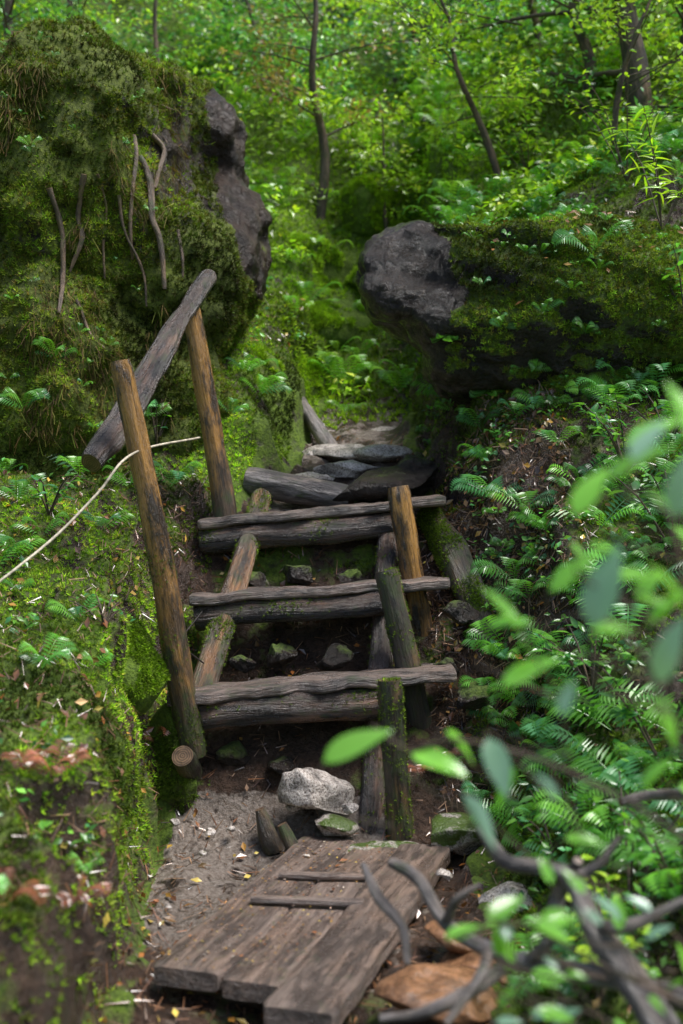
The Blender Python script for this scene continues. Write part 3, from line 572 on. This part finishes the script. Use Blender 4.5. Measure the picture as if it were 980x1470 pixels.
T(1050,330,1040,-100,6.5,.04,12,1.1,1300,.05,TG,t0=.1)
sweep('fallen_trunk',[survey(400,100,12.5),survey(470,50,12.3),survey(530,-40,12)],[.22,.2,.16],M_bark,amp=.2,step=.08)
def shrub(name,base,hgt,spread,nst,nl,ls,cols,asp=1,mat=None):
    e=empty(name); tb=[];P=[];D=[]
    for i in range(nst):
        a=rng.random()*6.283; tip=base+np.array([math.cos(a)*spread*rng.uniform(.3,1),math.sin(a)*spread*rng.uniform(.3,1),hgt*rng.uniform(.6,1.1)]); mid=(base+tip)/2+[0,0,hgt*.15]
        tb.append(([base,mid,tip],[.004,.003,.0015])); m=nl//nst
        for t in rng.uniform(.3,1.05,m):
            P.append(base+(tip-base)*t+[0,0,hgt*.3*t*(1-t)]+rng.normal(size=3)*.012); dd=nrm(tip-base)*.5+rng.normal(size=3)*np.array([1,1,.3]); D.append(dd)
    multisweep('stems',tb,M_bark,e,prof=CIRC[::4],step=.06,caps=False)
    P=np.array(P);D=np.array(D); R=frames_y(D+[0,0,-.2],nrm(np.array([0,-.35,1.])+rng.normal(size=D.shape)*.3)); sz=rng.uniform(.6,1.1,len(P))*ls
    scatter('leaves',BLEAF,P,R,np.stack([sz*asp,sz,sz],1),pal(len(P),cols,.2),mat or M_gloss,e,smooth=True)
for a,b,h,sp,n_,ls,co,asp in[(950,330,.45,.35,110,.10,BY,.35),(985,480,.35,.3,90,.08,GR,.6),(960,520,.3,.3,90,.06,BG,.8),(900,680,.28,.25,90,.06,GR,.9),(970,800,.35,.3,90,.07,GR,.9),(850,1000,.25,.22,70,.05,GR,.9),(950,1100,.3,.28,90,.055,GR,.9),(905,1300,.25,.3,100,.05,GR,.9),(225,640,.2,.13,40,.05,GR,.8),(70,740,.15,.2,60,.045,GR,.9),(760,260,.4,.4,90,.05,BG,.9),(900,260,.5,.4,100,.05,BY,.8),(150,900,.1,.12,20,.03,GR,1),(975,1300,.3,.3,100,.05,FC,1),(880,1420,.2,.25,90,.045,BY,.9),(800,1250,.2,.2,70,.045,GR,.9),(960,640,.3,.3,90,.05,GR,.7)]:
    q,nn=hit(a,b); shrub('leafy_shrub',q,h,sp,7,n_,ls,co,asp)
# foreground shrub close to lens
fe=empty('foreground_shrub'); LV=[(850,900,1.2,.10,78,1),(965,740,1.15,.09,70,1),(745,905,1.4,.075,120,0),(790,850,1.42,.085,50,0),(720,985,1.4,.085,35,0),(825,740,1.3,.08,60,0),(870,690,1.3,.09,40,0),(465,1095,1.45,.105,33,0),(590,1080,1.5,.09,-8,0),(640,1050,1.5,.08,-40,0),(700,1060,1.45,.085,-70,1),(740,1100,1.5,.07,-120,0),(665,1140,1.45,.085,-50,1),(945,980,1.15,.08,80,1),(930,900,1.3,.07,60,0),(640,1350,1.5,.07,20,0),(700,1320,1.5,.07,30,0),(760,1320,1.5,.07,-20,0),(900,640,1.35,.08,35,0),(1000,640,1.2,.09,100,0),(880,830,1.3,.07,10,0),(700,900,1.42,.06,20,0),(985,880,1.2,.08,120,0),(760,1400,1.6,.06,10,0),(940,1000,1.3,.07,-60,0)]
for i in range(20):
    a=rng.uniform(800,1020); b=rng.uniform(620,1250); LV.append((a,b,rng.uniform(1.15,1.6),rng.uniform(.035,.075),rng.uniform(-60,130),int(rng.random()>.65)))
for i in range(28):
    a=rng.uniform(660,1000); LV.append((a,rng.uniform(1260,1480),rng.uniform(1.4,1.75),rng.uniform(.03,.06),rng.uniform(-40,150),int(rng.random()>.75)))
P=[];Rr=[];Sz=[];Cc=[];tw=[]
for a,b,dd,ls,ang,bl in LV:
    q=survey(a,b,dd); P.append(q); g=math.radians(ang); y=np.array([math.cos(g),rng.normal()*.3,math.sin(g)]); Rr.append(frames_y(y[None],nrm(np.array([rng.normal()*.2,-.45,.9]))[None])[0]); Sz.append(ls*.9)
    tw.append(([q,q-nrm(y)*.04+[.02,0,-.03],q+[.09,rng.uniform(0,.05),-.09]],[.0012,.0014,.002])); Cc.append((.32,.54,.38) if bl else tuple(np.array((.26,.64,.07))*rng.uniform(.7,1.2)))
scatter('leaves',BLEAF,np.array(P),np.array(Rr),np.array(Sz),np.array(Cc),M_gloss,fe,True)
stm=[[(1100,1300,1.3),(1000,1120,1.35),(930,950,1.35),(850,880,1.36),(780,900,1.4),(700,905,1.42)],[(1000,1120,1.35),(985,880,1.3),(960,740,1.3),(900,700,1.38),(825,740,1.38)],[(1050,1250,1.4),(900,1150,1.45),(760,1085,1.5),(640,1060,1.5),(590,1080,1.5),(535,1040,1.53)],[(1000,1450,1.5),(850,1380,1.55),(760,1330,1.5),(700,1330,1.5),(640,1350,1.5)]]
multisweep('stems',[([survey(*q) for q in s_],[.004,.003,.0015]) for s_ in stm]+tw,M_bark,fe,prof=CIRC[::4],step=.05,caps=False)
# ---------- camera, light ----------
cd=bpy.data.cameras.new('camera'); co=bpy.data.objects.new('camera',cd); COL.objects.link(co); co.location=(0,0,EYE); co.rotation_euler=(math.radians(90),0,0)
cd.sensor_fit='VERTICAL'; cd.sensor_height=36; cd.lens=F/1470*36; cd.clip_end=300; cd.clip_start=.05
cd.dof.use_dof=True; cd.dof.focus_distance=4.3; cd.dof.aperture_fstop=2.0
sc=bpy.context.scene; sc.camera=co
w=bpy.data.worlds.new('World'); sc.world=w; w.use_nodes=True; nt=w.node_tree; nt.nodes.clear()
sk=nt.nodes.new('ShaderNodeTexSky'); sk.sky_type='NISHITA'; sk.sun_disc=False; el=math.radians(66); az=math.radians(108); sk.sun_elevation=el; sk.sun_rotation=az; sk.dust_density=2
bg=nt.nodes.new('ShaderNodeBackground'); bg.inputs[1].default_value=.15; ou=nt.nodes.new('ShaderNodeOutputWorld'); nt.links.new(sk.outputs[0],bg.inputs[0]); nt.links.new(bg.outputs[0],ou.inputs[0])
sl=bpy.data.lights.new('sun','SUN'); sl.energy=4.9; sl.angle=math.radians(28); sl.color=(1,.98,.95); so=bpy.data.objects.new('sun',sl); COL.objects.link(so)
dv=Vector((math.sin(az)*math.cos(el),math.cos(az)*math.cos(el),math.sin(el))); so.rotation_euler=dv.to_track_quat('Z','Y').to_euler()
sc.view_settings.view_transform='Standard'; sc.view_settings.look='None'; sc.view_settings.exposure=0
